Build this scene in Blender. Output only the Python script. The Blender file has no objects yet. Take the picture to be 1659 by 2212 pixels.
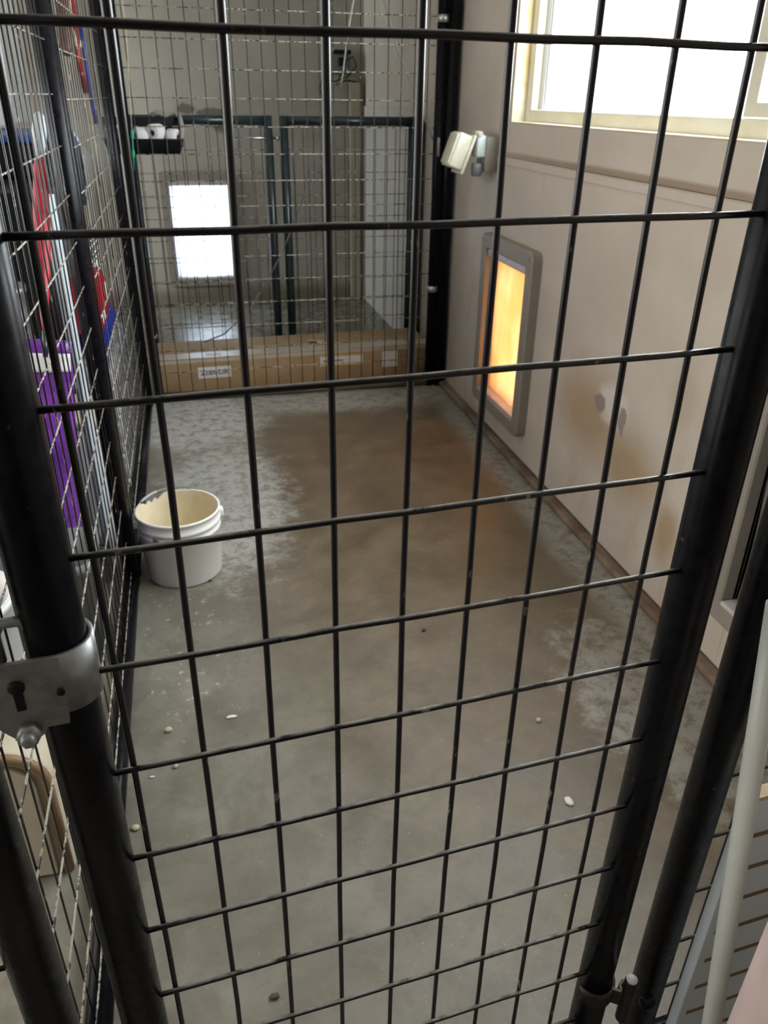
import bpy, bmesh, math, random
from mathutils import Vector, Matrix, noise as mnoise
random.seed(7)
S = bpy.context.scene
COL = S.collection
PI = math.pi
# ---------------------------------------------------------------- camera
H = 1.275
FPX = 1690.0
cam_d = bpy.data.cameras.new('camera')
cam = bpy.data.objects.new('camera', cam_d)
COL.objects.link(cam)
R0 = (0.97347217, -0.22849513, 0.01191275)
R1 = (-0.09669034, -0.45800692, -0.88367451)
R2 = (0.20737144, 0.85908069, -0.46795027)
cam.matrix_world = Matrix(((R0[0], -R1[0], -R2[0], 0), (R0[1], -R1[1], -R2[1], 0), (R0[2], -R1[2], -R2[2], H), (0, 0, 0, 1)))
cam_d.sensor_fit = 'VERTICAL'
cam_d.sensor_height = 24.0
cam_d.lens = 24.0 * FPX / 2212.0
cam_d.clip_start = 0.02
cam_d.dof.use_dof = True
cam_d.dof.focus_distance = 0.78
cam_d.dof.aperture_fstop = 9.0
S.camera = cam
# ---------------------------------------------------------------- world, light, exposure
SKY = 8.5
w = bpy.data.worlds.new('daylight')
S.world = w
w.use_nodes = True
w.node_tree.nodes['Background'].inputs[0].default_value = (0.90, 0.97, 1.0, 1)
w.node_tree.nodes['Background'].inputs[1].default_value = SKY


def area(name, loc, direction, sx, sy, energy, color=(1, 1, 1), portal=False):
    d = bpy.data.lights.new(name, 'AREA')
    d.shape = 'RECTANGLE'
    d.size = sx
    d.size_y = sy
    d.energy = energy
    d.color = color
    if portal:
        d.cycles.is_portal = True
    o = bpy.data.objects.new(name, d)
    COL.objects.link(o)
    o.location = loc
    o.rotation_euler = Vector(direction).to_track_quat('-Z', 'Y').to_euler()
    return o


area('window_portal', (1.40, 1.75, 1.62), (-1, 0, 0), 2.5, 0.85, 1, portal=True)
area('flap_portal', (1.40, 2.84, 0.47), (-1, 0, 0), 0.40, 0.58, 1, portal=True)
area('rear_flap_portal', (0.08, 5.86, 0.48), (0, -1, 0), 0.40, 0.62, 1, portal=True)
area('left_fill', (-3.3, 1.5, 1.4), (1, 0, -0.04), 4.2, 2.0, 64, (1.0, 0.95, 0.88))  # added fill lamp to light the right wall, no left window modelled
area('rear_left_fill', (-3.3, 4.8, 1.4), (1, 0, -0.03), 1.5, 2.0, 30, (0.82, 0.98, 1.0))  # added lamp lifting the back wall from the rear left, no opening modelled
area('behind_camera_fill', (-1.3, -2.35, 1.5), (0.25, 1, 0.0), 1.6, 1.4, 1.2, (0.92, 0.96, 1.0))  # weak added fill from behind the camera, no door modelled
S.view_settings.view_transform = 'Standard'
S.view_settings.look = 'None'
S.view_settings.gamma = 1.0
S.view_settings.use_curve_mapping = False
S.view_settings.exposure = 0.92
S.cycles.use_denoising = True
S.cycles.max_bounces = 10
S.cycles.diffuse_bounces = 5
S.cycles.transparent_max_bounces = 16
S.cycles.sample_clamp_indirect = 6.0


# ---------------------------------------------------------------- materials
class NT:
    def __init__(s, name):
        s.m = bpy.data.materials.new(name)
        s.m.use_nodes = True
        s.t = s.m.node_tree
        s.b = s.t.nodes['Principled BSDF']
        s.co = None

    def n(s, typ, **kw):
        x = s.t.nodes.new(typ)
        for k, v in kw.items():
            setattr(x, k, v)
        return x

    def link(s, a, b):
        s.t.links.new(a, b)

    def set(s, sock, v):
        if hasattr(v, 'is_linked') or isinstance(v, bpy.types.NodeSocket):
            s.link(v, sock)
        else:
            sock.default_value = v

    def coord(s):
        if s.co is None:
            s.co = s.n('ShaderNodeTexCoord').outputs['Object']
        return s.co

    def map(s, scale=(1, 1, 1), loc=(0, 0, 0)):
        m = s.n('ShaderNodeMapping')
        m.inputs['Scale'].default_value = scale
        m.inputs['Location'].default_value = loc
        s.link(s.coord(), m.inputs['Vector'])
        return m.outputs[0]

    def noise(s, scale=5, detail=4, rough=0.55, vscale=(1, 1, 1), dist=0.0):
        x = s.n('ShaderNodeTexNoise')
        x.inputs['Scale'].default_value = scale
        x.inputs['Detail'].default_value = detail
        x.inputs['Roughness'].default_value = rough
        x.inputs['Distortion'].default_value = dist
        s.link(s.map(vscale), x.inputs['Vector'])
        return x.outputs['Fac']

    def rng(s, v, a, b, c=0.0, d=1.0, smooth=True):
        x = s.n('ShaderNodeMapRange')
        x.interpolation_type = 'SMOOTHSTEP' if smooth else 'LINEAR'
        s.set(x.inputs[0], v)
        for i, q in zip((1, 2, 3, 4), (a, b, c, d)):
            x.inputs[i].default_value = q
        return x.outputs[0]

    def math(s, op, a, b=0.0):
        x = s.n('ShaderNodeMath', operation=op)
        s.set(x.inputs[0], a)
        s.set(x.inputs[1], b)
        return x.outputs[0]

    def mix(s, f, a, b):
        x = s.n('ShaderNodeMix', data_type='RGBA')
        s.set(x.inputs[0], f)
        s.set(x.inputs[6], a if not isinstance(a, tuple) else (*a, 1))
        s.set(x.inputs[7], b if not isinstance(b, tuple) else (*b, 1))
        return x.outputs[2]

    def blob(s, c, r, edge=0.5, wob=0.5, nscale=4.0):
        """soft patch of dirt: 1 inside, 0 outside, with a ragged noisy border"""
        m = s.n('ShaderNodeVectorMath', operation='SUBTRACT')
        s.link(s.coord(), m.inputs[0])
        m.inputs[1].default_value = c
        d = s.n('ShaderNodeVectorMath', operation='DIVIDE')
        s.link(m.outputs[0], d.inputs[0])
        d.inputs[1].default_value = r
        l = s.n('ShaderNodeVectorMath', operation='LENGTH')
        s.link(d.outputs[0], l.inputs[0])
        nz = s.noise(nscale, 9, 0.74)
        v = s.math('ADD', l.outputs['Value'], s.math('MULTIPLY', s.math('SUBTRACT', nz, 0.5), wob * 2))
        return s.rng(v, 1.0 + edge, 1.0 - edge)

    def bump(s, h, strength=0.2, dist=0.01):
        x = s.n('ShaderNodeBump')
        x.inputs['Strength'].default_value = strength
        x.inputs['Distance'].default_value = dist
        s.link(h, x.inputs['Height'])
        s.link(x.outputs[0], s.b.inputs['Normal'])

    def fin(s, col=None, rough=None, metal=None, spec=None):
        if col is not None:
            s.set(s.b.inputs['Base Color'], (*col, 1) if isinstance(col, tuple) else col)
        if rough is not None:
            s.set(s.b.inputs['Roughness'], rough)
        if metal is not None:
            s.b.inputs['Metallic'].default_value = metal
        if spec is not None:
            s.b.inputs['Specular IOR Level'].default_value = spec
        return s.m


def simple(name, col, rough=0.5, metal=0.0, var=0.12, scale=12.0, dark=None, spec=None, bump=0.0, vscale=(1, 1, 1)):
    t = NT(name)
    nz = t.noise(scale, 4, 0.6, vscale)
    d = dark or tuple(c * (1 - var * 2) for c in col)
    c = t.mix(t.rng(nz, 0.3, 0.7), d, col)
    if bump:
        t.bump(nz, bump, 0.004)
    return t.fin(c, rough, metal, spec)


def black_paint():
    t = NT('black_powder_coat')
    nz = t.noise(55, 3, 0.6)
    sp = t.rng(t.noise(70, 2, 0.5), 0.74, 0.80)
    c = t.mix(t.rng(nz, 0.3, 0.7), (0.003, 0.003, 0.005), (0.006, 0.006, 0.009))
    c = t.mix(t.math('MULTIPLY', sp, 0.5), c, (0.20, 0.20, 0.21))
    t.bump(nz, 0.05, 0.001)
    return t.fin(c, t.rng(nz, 0.3, 0.7, 0.26, 0.38), 0.0, 0.14)


def wire_paint(name='black_wire_coat', worn_lit=(0.20, 0.18, 0.15), amount=0.64, top_glint=0.55):
    t = NT(name)
    nz = t.noise(60, 4, 0.65, (1, 1, 0.35))
    c = t.mix(t.rng(nz, amount, amount + 0.08), (0.007, 0.007, 0.010), worn_lit)  # worn flecks also stand in for glints of light on the wires
    # pale window highlight painted onto whatever faces up
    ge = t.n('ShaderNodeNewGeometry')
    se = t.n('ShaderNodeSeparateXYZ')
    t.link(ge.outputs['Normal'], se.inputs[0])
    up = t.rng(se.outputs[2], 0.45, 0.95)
    d = t.math('MULTIPLY', t.math('MULTIPLY', up, t.rng(t.noise(35, 4, 0.6), 0.30, 0.55)), top_glint)
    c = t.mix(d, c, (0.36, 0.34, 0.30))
    return t.fin(c, t.math('ADD', t.math('MULTIPLY', d, 0.4), 0.24), 0.0, 0.5)


def floor_mat():
    t = NT('stained_concrete')
    fine = t.noise(38, 8, 0.7)
    mid = t.noise(6, 6, 0.62)
    broad = t.noise(1.8, 3, 0.5)
    base = t.mix(t.rng(mid, 0.3, 0.7), (0.165, 0.154, 0.122), (0.255, 0.241, 0.198))
    base = t.mix(t.rng(broad, 0.35, 0.7), base, (0.168, 0.153, 0.118))
    # brown run of dirt down the middle and along the wall side
    b1 = t.blob((0.62, 2.45, 0), (0.56, 1.05, 1), 0.55, 0.65, 5.5)
    b2 = t.blob((0.78, 1.25, 0), (0.52, 0.75, 1), 0.7, 0.55, 5)
    brown = t.math('MAXIMUM', b1, t.math('MULTIPLY', b2, 0.85))
    bc = t.mix(t.rng(mid, 0.3, 0.7), (0.100, 0.062, 0.031), (0.165, 0.113, 0.063))
    c = t.mix(t.math('MULTIPLY', brown, 0.85), base, bc)
    blot = t.rng(t.noise(11, 9, 0.75, (1, 1, 1), 0.4), 0.42, 0.62)
    c = t.mix(t.math('MULTIPLY', blot, 0.30), c, (0.080, 0.062, 0.042))
    wisp = t.rng(t.noise(17, 9, 0.8), 0.57, 0.68)
    c = t.mix(t.math('MULTIPLY', wisp, 0.35), c, (0.30, 0.265, 0.20))
    # pale dry scuffs with a broken edge
    pale = t.blob((-0.06, 3.38, 0), (0.30, 0.34, 1), 0.32, 0.75, 10)
    pale2 = t.blob((0.03, 2.55, 0), (0.22, 0.50, 1), 0.32, 0.95, 14)
    pale3 = t.blob((1.12, 2.2, 0), (0.09, 1.4, 1), 0.45, 0.9, 12)
    pale4 = t.blob((0.98, 1.25, 0), (0.17, 0.32, 1), 0.3, 1.15, 15)
    pale5 = t.blob((0.55, 3.50, 0), (0.8, 0.14, 1), 0.5, 0.8, 9)
    flk = t.blob((-0.14, 1.72, 0), (0.15, 0.30, 1), 0.6, 0.3, 6)
    mott = t.rng(t.noise(24, 9, 0.8), 0.40, 0.54)
    p = t.math('MAXIMUM', t.math('MAXIMUM', pale, t.math('MULTIPLY', pale2, 0.75)), t.math('MAXIMUM', t.math('MULTIPLY', pale3, 0.55), t.math('MULTIPLY', pale4, 0.55)))
    p = t.math('MAXIMUM', p, t.math('MULTIPLY', pale5, 0.6))
    p = t.math('MULTIPLY', p, t.math('ADD', t.math('MULTIPLY', mott, 0.75), 0.25))
    c = t.mix(t.math('MULTIPLY', p, 0.9), c, (0.50, 0.50, 0.475))
    chips = t.rng(t.noise(34, 9, 0.8), 0.585, 0.62)
    c = t.mix(t.math('MULTIPLY', t.math('MULTIPLY', flk, chips), 0.85), c, (0.56, 0.55, 0.51))
    # scraped pale mark
    k1 = t.blob((0.165, 2.895, 0), (0.028, 0.010, 1), 0.3, 0.45, 40)
    k2 = t.blob((0.150, 2.77, 0), (0.012, 0.075, 1), 0.3, 0.55, 30)
    c = t.mix(t.math('MULTIPLY', t.math('MAXIMUM', k1, k2), 0.7), c, (0.55, 0.53, 0.48))
    # small dirt specks
    sp = t.rng(t.noise(90, 3, 0.5), 0.68, 0.76)
    c = t.mix(t.math('MULTIPLY', sp, 0.35), c, (0.42, 0.40, 0.36))
    sd = t.rng(t.noise(33, 5, 0.7), 0.34, 0.27)
    c = t.mix(t.math('MULTIPLY', sd, 0.45), c, (0.07, 0.055, 0.04))
    t.bump(fine, 0.25, 0.003)
    sep = t.n('ShaderNodeSeparateXYZ')
    t.link(t.coord(), sep.inputs[0])
    seal = t.rng(sep.outputs[1], 3.6, 4.0)
    ro = t.math('SUBTRACT', t.rng(mid, 0.3, 0.7, 0.36, 0.52), t.math('MULTIPLY', seal, 0.16))
    return t.fin(c, ro, 0.0, 0.5)


def wall_mat(name, c0, c1, dirt, dirty=True):
    t = NT(name)
    a = t.noise(2.2, 5, 0.6, (1, 1, 1.2))
    c = t.mix(t.rng(a, 0.32, 0.68), c0, c1)
    if dirty:
        streak = t.rng(t.noise(7, 5, 0.65, (1, 1, 0.35)), 0.52, 0.72)
        low = t.n('ShaderNodeSeparateXYZ')
        t.link(t.coord(), low.inputs[0])
        lo = t.rng(low.outputs[2], 0.95, 0.1)
        c = t.mix(t.math('MULTIPLY', t.math('MULTIPLY', streak, lo), 0.55), c, dirt)
        s1 = t.blob((1.18, 2.12, 0.40), (0.5, 0.20, 0.13), 0.7, 0.45, 6)
        s2 = t.blob((1.18, 1.86, 0.33), (0.5, 0.16, 0.09), 0.7, 0.5, 6)
        s3 = t.blob((1.18, 1.62, 0.24), (0.5, 0.05, 0.08), 0.6, 0.5, 8)
        s4 = t.blob((1.18, 1.66, 0.62), (0.5, 0.05, 0.10), 0.7, 0.5, 8)
        k = t.math('MAXIMUM', t.math('MAXIMUM', s1, s2), t.math('MAXIMUM', s3, t.math('MULTIPLY', s4, 0.5)))
        c = t.mix(t.math('MULTIPLY', k, 0.80), c, (0.40, 0.275, 0.155))
        g0 = t.blob((1.18, 1.985, 0.475), (0.5, 0.085, 0.060), 0.4, 0.6, 12)
        c = t.mix(t.math('MULTIPLY', g0, 0.8), c, (0.74, 0.69, 0.65))
        g1 = t.blob((1.18, 2.06, 0.455), (0.5, 0.034, 0.026), 0.2, 0.95, 22)
        g2 = t.blob((1.18, 1.925, 0.450), (0.5, 0.020, 0.044), 0.2, 0.95, 22)
        c = t.mix(t.math('MULTIPLY', t.math('MAXIMUM', g1, g2), 0.85), c, (0.25, 0.215, 0.20))
    seam = t.blob((1.18, 2.0, 1.094), (0.5, 1.15, 0.010), 0.6, 0.35, 5)
    c = t.mix(t.math('MULTIPLY', seam, 0.75), c, (0.27, 0.19, 0.12))
    f = t.noise(70, 3, 0.5)
    t.bump(f, 0.08, 0.002)
    return t.fin(c, 0.55, 0.0, 0.35)


def back_mat():
    t = NT('painted_back_wall')
    a = t.noise(2.0, 4, 0.6)
    c = t.mix(t.rng(a, 0.32, 0.68), (0.36, 0.335, 0.29), (0.44, 0.415, 0.37))
    s1 = t.blob((0.21, 5.62, 1.17), (0.10, 0.5, 0.035), 0.25, 1.0, 32)
    s2 = t.blob((0.26, 5.62, 1.13), (0.05, 0.5, 0.07), 0.25, 1.0, 32)
    s3 = t.blob((0.05, 5.62, 1.20), (0.06, 0.5, 0.03), 0.25, 1.0, 32)
    k = t.math('MAXIMUM', s1, t.math('MAXIMUM', s2, s3))
    c = t.mix(t.math('MULTIPLY', k, 0.8), c, (0.12, 0.10, 0.075))
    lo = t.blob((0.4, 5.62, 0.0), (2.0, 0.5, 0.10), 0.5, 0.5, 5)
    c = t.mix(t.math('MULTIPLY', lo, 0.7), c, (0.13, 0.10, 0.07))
    return t.fin(c, 0.6, 0, 0.3)


def plank_mat(name, c0, c1, c2, zscale=0.06, yscale=1.0):
    t = NT(name)
    g = t.noise(30, 6, 0.7, (1, yscale, zscale))
    c = t.mix(t.rng(g, 0.32, 0.62), c0, c1)
    k = t.rng(t.noise(14, 3, 0.5), 0.68, 0.76)
    c = t.mix(t.math('MULTIPLY', k, 0.9), c, c2)
    t.bump(g, 0.3, 0.003)
    return t.fin(c, 0.75, 0, 0.2)


def trans_mat(name, col, dirt, body, strength=0.75):
    """translucent vinyl lit from outside"""
    t = NT(name)
    nz = t.noise(5, 5, 0.65, (1, 1, 0.5))
    c = t.mix(t.rng(nz, 0.35, 0.68), dirt, col)
    tr = t.n('ShaderNodeBsdfTranslucent')
    t.link(c, tr.inputs['Color'])
    t.b.inputs['Base Color'].default_value = (*body, 1)
    t.b.inputs['Roughness'].default_value = 0.35
    mx = t.n('ShaderNodeMixShader')
    mx.inputs[0].default_value = strength
    t.link(t.b.outputs[0], mx.inputs[1])
    t.link(tr.outputs[0], mx.inputs[2])
    out = t.t.nodes['Material Output']
    t.link(mx.outputs[0], out.inputs['Surface'])
    return t.m


def glass_mat():
    t = NT('window_glass')
    tr = t.n('ShaderNodeBsdfTransparent')
    gl = t.n('ShaderNodeBsdfGlossy')
    gl.inputs['Roughness'].default_value = 0.03
    df = t.n('ShaderNodeBsdfDiffuse')
    df.inputs['Color'].default_value = (0.5, 0.55, 0.55, 1)
    m1 = t.n('ShaderNodeMixShader')
    m1.inputs[0].default_value = 0.06
    t.link(tr.outputs[0], m1.inputs[1])
    t.link(gl.outputs[0], m1.inputs[2])
    sm = t.rng(t.noise(9, 6, 0.7, (1, 1.6, 0.6)), 0.64, 0.72)
    m2 = t.n('ShaderNodeMixShader')
    t.link(t.math('MULTIPLY', sm, 0.5), m2.inputs[0])
    t.link(m1.outputs[0], m2.inputs[1])
    t.link(df.outputs[0], m2.inputs[2])
    t.link(m2.outputs[0], t.t.nodes['Material Output'].inputs['Surface'])
    return t.m


def bag_mat():
    t = NT('purple_printed_bag')
    a = t.noise(9, 4, 0.6)
    c = t.mix(t.rng(a, 0.3, 0.7), (0.10, 0.018, 0.22), (0.24, 0.055, 0.42))
    t.bump(t.noise(16, 3, 0.5), 0.6, 0.02)
    return t.fin(c, 0.28, 0, 0.5)


M = {}
M['black'] = black_paint()
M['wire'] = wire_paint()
M['wire_far'] = wire_paint('worn_glint_wire_coat', (0.30, 0.27, 0.22), 0.60)  # wear flecks double as painted white glints
M['zinc'] = simple('galvanised_steel', (0.36, 0.37, 0.37), 0.42, 0.75, 0.2, 40)
M['darksteel'] = simple('dark_oiled_steel', (0.045, 0.038, 0.032), 0.42, 0.5, 0.3, 30)
M['bright'] = simple('bright_zinc', (0.6, 0.6, 0.58), 0.3, 0.9, 0.15, 40)
M['wire_lit'] = wire_paint('lit_wire_coat', (0.50, 0.45, 0.36), 0.45)  # cream tone paints the light caught by the horizontal wires
M['floor'] = floor_mat()
M['wall'] = wall_mat('dirty_painted_plywood', (0.535, 0.47, 0.405), (0.62, 0.56, 0.495), (0.46, 0.32, 0.20))
M['drywall'] = wall_mat('painted_drywall', (0.52, 0.48, 0.44), (0.58, 0.54, 0.50), (0.3, 0.25, 0.2), False)
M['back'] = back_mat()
M['ceil'] = simple('painted_ceiling', (0.5, 0.48, 0.44), 0.8, 0, 0.05, 3)
M['dimwall'] = simple('dark_stained_boards', (0.12, 0.10, 0.085), 0.8, 0, 0.1, 4)
M['plank'] = plank_mat('weathered_planks', (0.40, 0.33, 0.27), (0.68, 0.61, 0.53), (0.14, 0.11, 0.08), .05, .25)
M['whiteboard'] = plank_mat('whitewashed_plank', (0.52, 0.51, 0.48), (0.80, 0.79, 0.76), (0.05, 0.05, 0.05), .06, .12)
M['curb'] = simple('dirty_curb', (0.27, 0.21, 0.155), 0.7, 0, 0.25, 9, (0.14, 0.085, 0.05))
M['vinyl'] = simple('window_vinyl', (0.74, 0.72, 0.60), 0.4, 0, 0.08, 6)
M['jamb'] = simple('stained_jamb', (0.72, 0.70, 0.60), 0.5, 0, 0.1, 7, (0.62, 0.45, 0.18))
M['glass'] = glass_mat()
M['pframe'] = simple('taupe_plastic', (0.30, 0.27, 0.235), 0.5, 0, 0.08, 10)
M['strip'] = simple('pale_plastic_strip', (0.62, 0.58, 0.60), 0.4, 0, 0.1, 14)
M['amber'] = trans_mat('amber_vinyl_flap', (0.56, 0.365, 0.235), (0.51, 0.30, 0.155), (0.5, 0.3, 0.12), 0.8)
M['clearflap'] = trans_mat('clear_vinyl_flap', (0.80, 0.84, 0.90), (0.66, 0.70, 0.78), (0.7, 0.7, 0.72), 0.8)
M['greyflap'] = simple('grey_cover', (0.32, 0.30, 0.27), 0.5)
M['card'] = simple('brown_cardboard', (0.40, 0.27, 0.145), 0.7, 0, 0.10, 8)
M['tape'] = simple('glossy_tape', (0.52, 0.46, 0.38), 0.3, 0, 0.10, 14)
M['paper'] = simple('white_paper', (0.74, 0.73, 0.70), 0.6, 0, 0.05, 20)
M['ink'] = simple('black_ink', (0.03, 0.03, 0.03), 0.6)
M['yellow'] = simple('yellow_print', (0.62, 0.40, 0.05), 0.5)
M['greyink'] = simple('grey_print', (0.28, 0.27, 0.29), 0.5)
M['bucket'] = simple('white_bucket_plastic', (0.93, 0.93, 0.91), 0.35, 0, 0.02, 6)
M['bucket_in'] = simple('stained_bucket_inside', (0.90, 0.80, 0.58), 0.45, 0, 0.10, 9)
M['blackpl'] = simple('black_plastic', (0.008, 0.008, 0.009), 0.5, spec=0.2)
M['bluepl'] = simple('dark_blue_plastic', (0.02, 0.06, 0.22), 0.4)
M['greypl'] = simple('grey_plastic', (0.20, 0.215, 0.23), 0.45)
M['lightgrey'] = simple('pale_grey_plastic', (0.50, 0.53, 0.55), 0.45)
M['cream'] = simple('cream_plastic', (0.66, 0.58, 0.44), 0.42, 0, 0.08, 6)
M['creamdk'] = simple('brown_rim_plastic', (0.30, 0.19, 0.10), 0.45)
M['red'] = simple('red_fabric', (0.52, 0.012, 0.03), 0.5, 0, 0.2, 30)
M['bluefab'] = simple('royal_blue_wrap', (0.02, 0.06, 0.55), 0.35, 0, 0.25, 20)
M['navy'] = simple('navy_webbing', (0.008, 0.012, 0.035), 0.6)
M['webedge'] = simple('white_blue_edging', (0.62, 0.66, 0.82), 0.5)
M['rope'] = simple('cream_rope', (0.60, 0.50, 0.34), 0.8, 0, 0.15, 60)
M['leather'] = simple('brown_leather', (0.16, 0.075, 0.05), 0.5, 0, 0.2, 30)
M['leather2'] = simple('pale_worn_leather', (0.52, 0.36, 0.29), 0.6, 0, 0.15, 30)
M['cloth'] = simple('white_roll_tissue', (0.78, 0.77, 0.78), 0.9, 0, 0.04, 30)
M['purple'] = bag_mat()
M['plastic_wrap'] = simple('crumpled_wrap', (0.55, 0.56, 0.58), 0.2, 0, 0.3, 26, (0.22, 0.21, 0.20), 0.8, 0.8)
M['whitepl'] = simple('white_plastic', (0.72, 0.73, 0.74), 0.35, 0, 0.04, 8)
M['yellowed'] = simple('yellowed_clear_plastic', (0.68, 0.65, 0.52), 0.25, 0, 0.1, 20)
M['bubble'] = simple('bubble_cover_plastic', (0.66, 0.76, 0.76), 0.25, 0, 0.05, 20)
M['groove'] = simple('brown_groove', (0.20, 0.14, 0.075), 0.8)
M['woodedge'] = simple('raw_wood_edge', (0.62, 0.46, 0.28), 0.7, 0, 0.15, 30)
M['boardwhite'] = simple('white_melamine', (0.62, 0.69, 0.74), 0.4, 0, 0.04, 6)
M['pole'] = simple('white_pvc', (0.62, 0.66, 0.62), 0.35, 0, 0.05, 10)
M['pink'] = simple('pale_pink_foam', (0.56, 0.44, 0.42), 0.8, 0, 0.08, 9)
M['kibble'] = simple('tan_kibble', (0.66, 0.58, 0.42), 0.8, 0, 0.15, 60)
M['grit'] = simple('dark_grit', (0.09, 0.06, 0.045), 0.9)
M['cable'] = simple('grey_cable', (0.30, 0.29, 0.26), 0.5)
M['cablew'] = simple('pale_cable', (0.45, 0.43, 0.39), 0.5)
M['teal'] = simple('dark_teal_coat', (0.012, 0.030, 0.036), 0.28, 0, 0.2, 30, None, 0.7)
M['green'] = simple('green_twine', (0.03, 0.35, 0.20), 0.6)
M['trim'] = simple('painted_batten', (0.42, 0.36, 0.28), 0.6, 0, 0.1, 8)
M['trimdk'] = simple('stained_batten', (0.17, 0.125, 0.075), 0.7, 0, 0.15, 8)


# ---------------------------------------------------------------- mesh helpers
class MB:
    def __init__(s):
        s.v = []
        s.f = []
        s.sm = []
        s.mi = []
        s.cur = 0

    def face(s, idx, smooth=False):
        s.f.append(idx)
        s.sm.append(smooth)
        s.mi.append(s.cur)

    def box(s, lo, hi, mtx=None):
        b = len(s.v)
        for z in (lo[2], hi[2]):
            for y in (lo[1], hi[1]):
                for x in (lo[0], hi[0]):
                    p = Vector((x, y, z))
                    s.v.append(mtx @ p if mtx else p)
        for q in ((0, 2, 3, 1), (4, 5, 7, 6), (0, 1, 5, 4), (2, 6, 7, 3), (0, 4, 6, 2), (1, 3, 7, 5)):
            s.face([b + i for i in q])
        return s

    def rbox(s, lo, hi, r=0.01, seg=3, mtx=None):
        """box with rounded vertical and horizontal edges"""
        bm = bmesh.new()
        bmesh.ops.create_cube(bm, size=1)
        lo = Vector(lo)
        hi = Vector(hi)
        c = (lo + hi) / 2
        d = hi - lo
        for v in bm.verts:
            v.co = Vector((v.co.x * d.x, v.co.y * d.y, v.co.z * d.z)) + c
        bmesh.ops.bevel(bm, geom=bm.edges[:], offset=r, segments=seg, affect='EDGES', profile=0.5)
        s.add_bm(bm, mtx)
        return s

    def add_bm(s, bm, mtx=None, smooth=True):
        b = len(s.v)
        bm.verts.index_update()
        for v in bm.verts:
            s.v.append(mtx @ v.co if mtx else v.co.copy())
        for f in bm.faces:
            s.face([b + v.index for v in f.verts], smooth)
        bm.free()

    def tube(s, pts, r, n=8, caps=True, radii=None, closed=False):
        pts = [Vector(p) for p in pts]
        b = len(s.v)
        k = len(pts)
        up = None
        for i, p in enumerate(pts):
            if closed:
                d = pts[(i + 1) % k] - pts[i - 1]
            elif i == 0:
                d = pts[1] - p
            elif i == k - 1:
                d = p - pts[i - 1]
            else:
                d = (pts[i + 1] - p).normalized() + (p - pts[i - 1]).normalized()
            d.normalize()
            if up is None:
                up = Vector((0, 0, 1)) if abs(d.z) < 0.9 else Vector((1, 0, 0))
            a = d.cross(up)
            a.normalize()
            c = a.cross(d)
            up = c
            rr = radii[i] if radii else r
            for j in range(n):
                t = 2 * PI * j / n
                s.v.append(p + a * math.cos(t) * rr + c * math.sin(t) * rr)
        rngk = k if closed else k - 1
        for i in range(rngk):
            i2 = (i + 1) % k
            for j in range(n):
                s.face([b + i * n + j, b + i * n + (j + 1) % n, b + i2 * n + (j + 1) % n, b + i2 * n + j], True)
        if caps and not closed:
            s.face([b + j for j in range(n)][::-1])
            s.face([b + (k - 1) * n + j for j in range(n)])
        return s

    def lathe(s, prof, n=48, c=(0, 0, 0), zfun=None, a0=0.0, a1=2 * PI):
        b = len(s.v)
        full = abs(a1 - a0 - 2 * PI) < 1e-6
        m = n if full else n + 1
        for i in range(m):
            t = a0 + (a1 - a0) * i / n
            for j, (r, z) in enumerate(prof):
                zz = z + (zfun(t, j) if zfun else 0)
                s.v.append(Vector((c[0] + r * math.cos(t), c[1] + r * math.sin(t), c[2] + zz)))
        k = len(prof)
        for i in range(n):
            i2 = (i + 1) % m
            for j in range(k - 1):
                s.face([b + i * k + j, b + i2 * k + j, b + i2 * k + j + 1, b + i * k + j + 1], True)
        return s

    def poly(s, pts, thick, axis):
        """prism: polygon pts extruded by vector axis*thick"""
        b = len(s.v)
        ax = Vector(axis) * thick
        n = len(pts)
        for p in pts:
            s.v.append(Vector(p))
        for p in pts:
            s.v.append(Vector(p) + ax)
        s.face(list(range(b, b + n))[::-1])
        s.face(list(range(b + n, b + 2 * n)))
        for i in range(n):
            j = (i + 1) % n
            s.face([b + i, b + j, b + n + j, b + n + i])
        return s

    def lump(s, c, r, seed=0, rough=0.3, sub=2, sc=(1, 1, 1)):
        bm = bmesh.new()
        bmesh.ops.create_icosphere(bm, subdivisions=sub, radius=1)
        for v in bm.verts:
            k = 1 + rough * mnoise.noise(v.co * 1.7 + Vector((seed * 7.3, seed, -seed)))
            v.co = Vector((v.co.x * sc[0], v.co.y * sc[1], v.co.z * sc[2])) * k * r + Vector(c)
        s.add_bm(bm)
        return s

    def build(s, name, mats, parent=None, bevel=0.0, fix=True):
        me = bpy.data.meshes.new(name)
        me.from_pydata([tuple(v) for v in s.v], [], s.f)
        for m in (mats if isinstance(mats, list) else [mats]):
            me.materials.append(m)
        me.polygons.foreach_set('use_smooth', s.sm)
        me.polygons.foreach_set('material_index', s.mi)
        if fix:
            bm = bmesh.new()
            bm.from_mesh(me)
            bmesh.ops.recalc_face_normals(bm, faces=bm.faces)
            bm.to_mesh(me)
            bm.free()
        me.update()
        o = bpy.data.objects.new(name, me)
        COL.objects.link(o)
        if parent:
            o.parent = parent
        if bevel:
            b = o.modifiers.new('bevel', 'BEVEL')
            b.width = bevel
            b.segments = 2
            b.limit_method = 'ANGLE'
        return o


def tag(o, label, cat, group=None):
    o['label'] = label
    o['category'] = cat
    if group:
        o['group'] = group
    return o


def empty(name, label, cat, loc=(0, 0, 0), mtx=None, group=None):
    o = bpy.data.objects.new(name, None)
    o.empty_display_size = 0.05
    COL.objects.link(o)
    if mtx is not None:
        o.matrix_world = mtx
    else:
        o.location = loc
    return tag(o, label, cat, group)


def struct(o):
    o['kind'] = 'structure'
    return o


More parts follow.
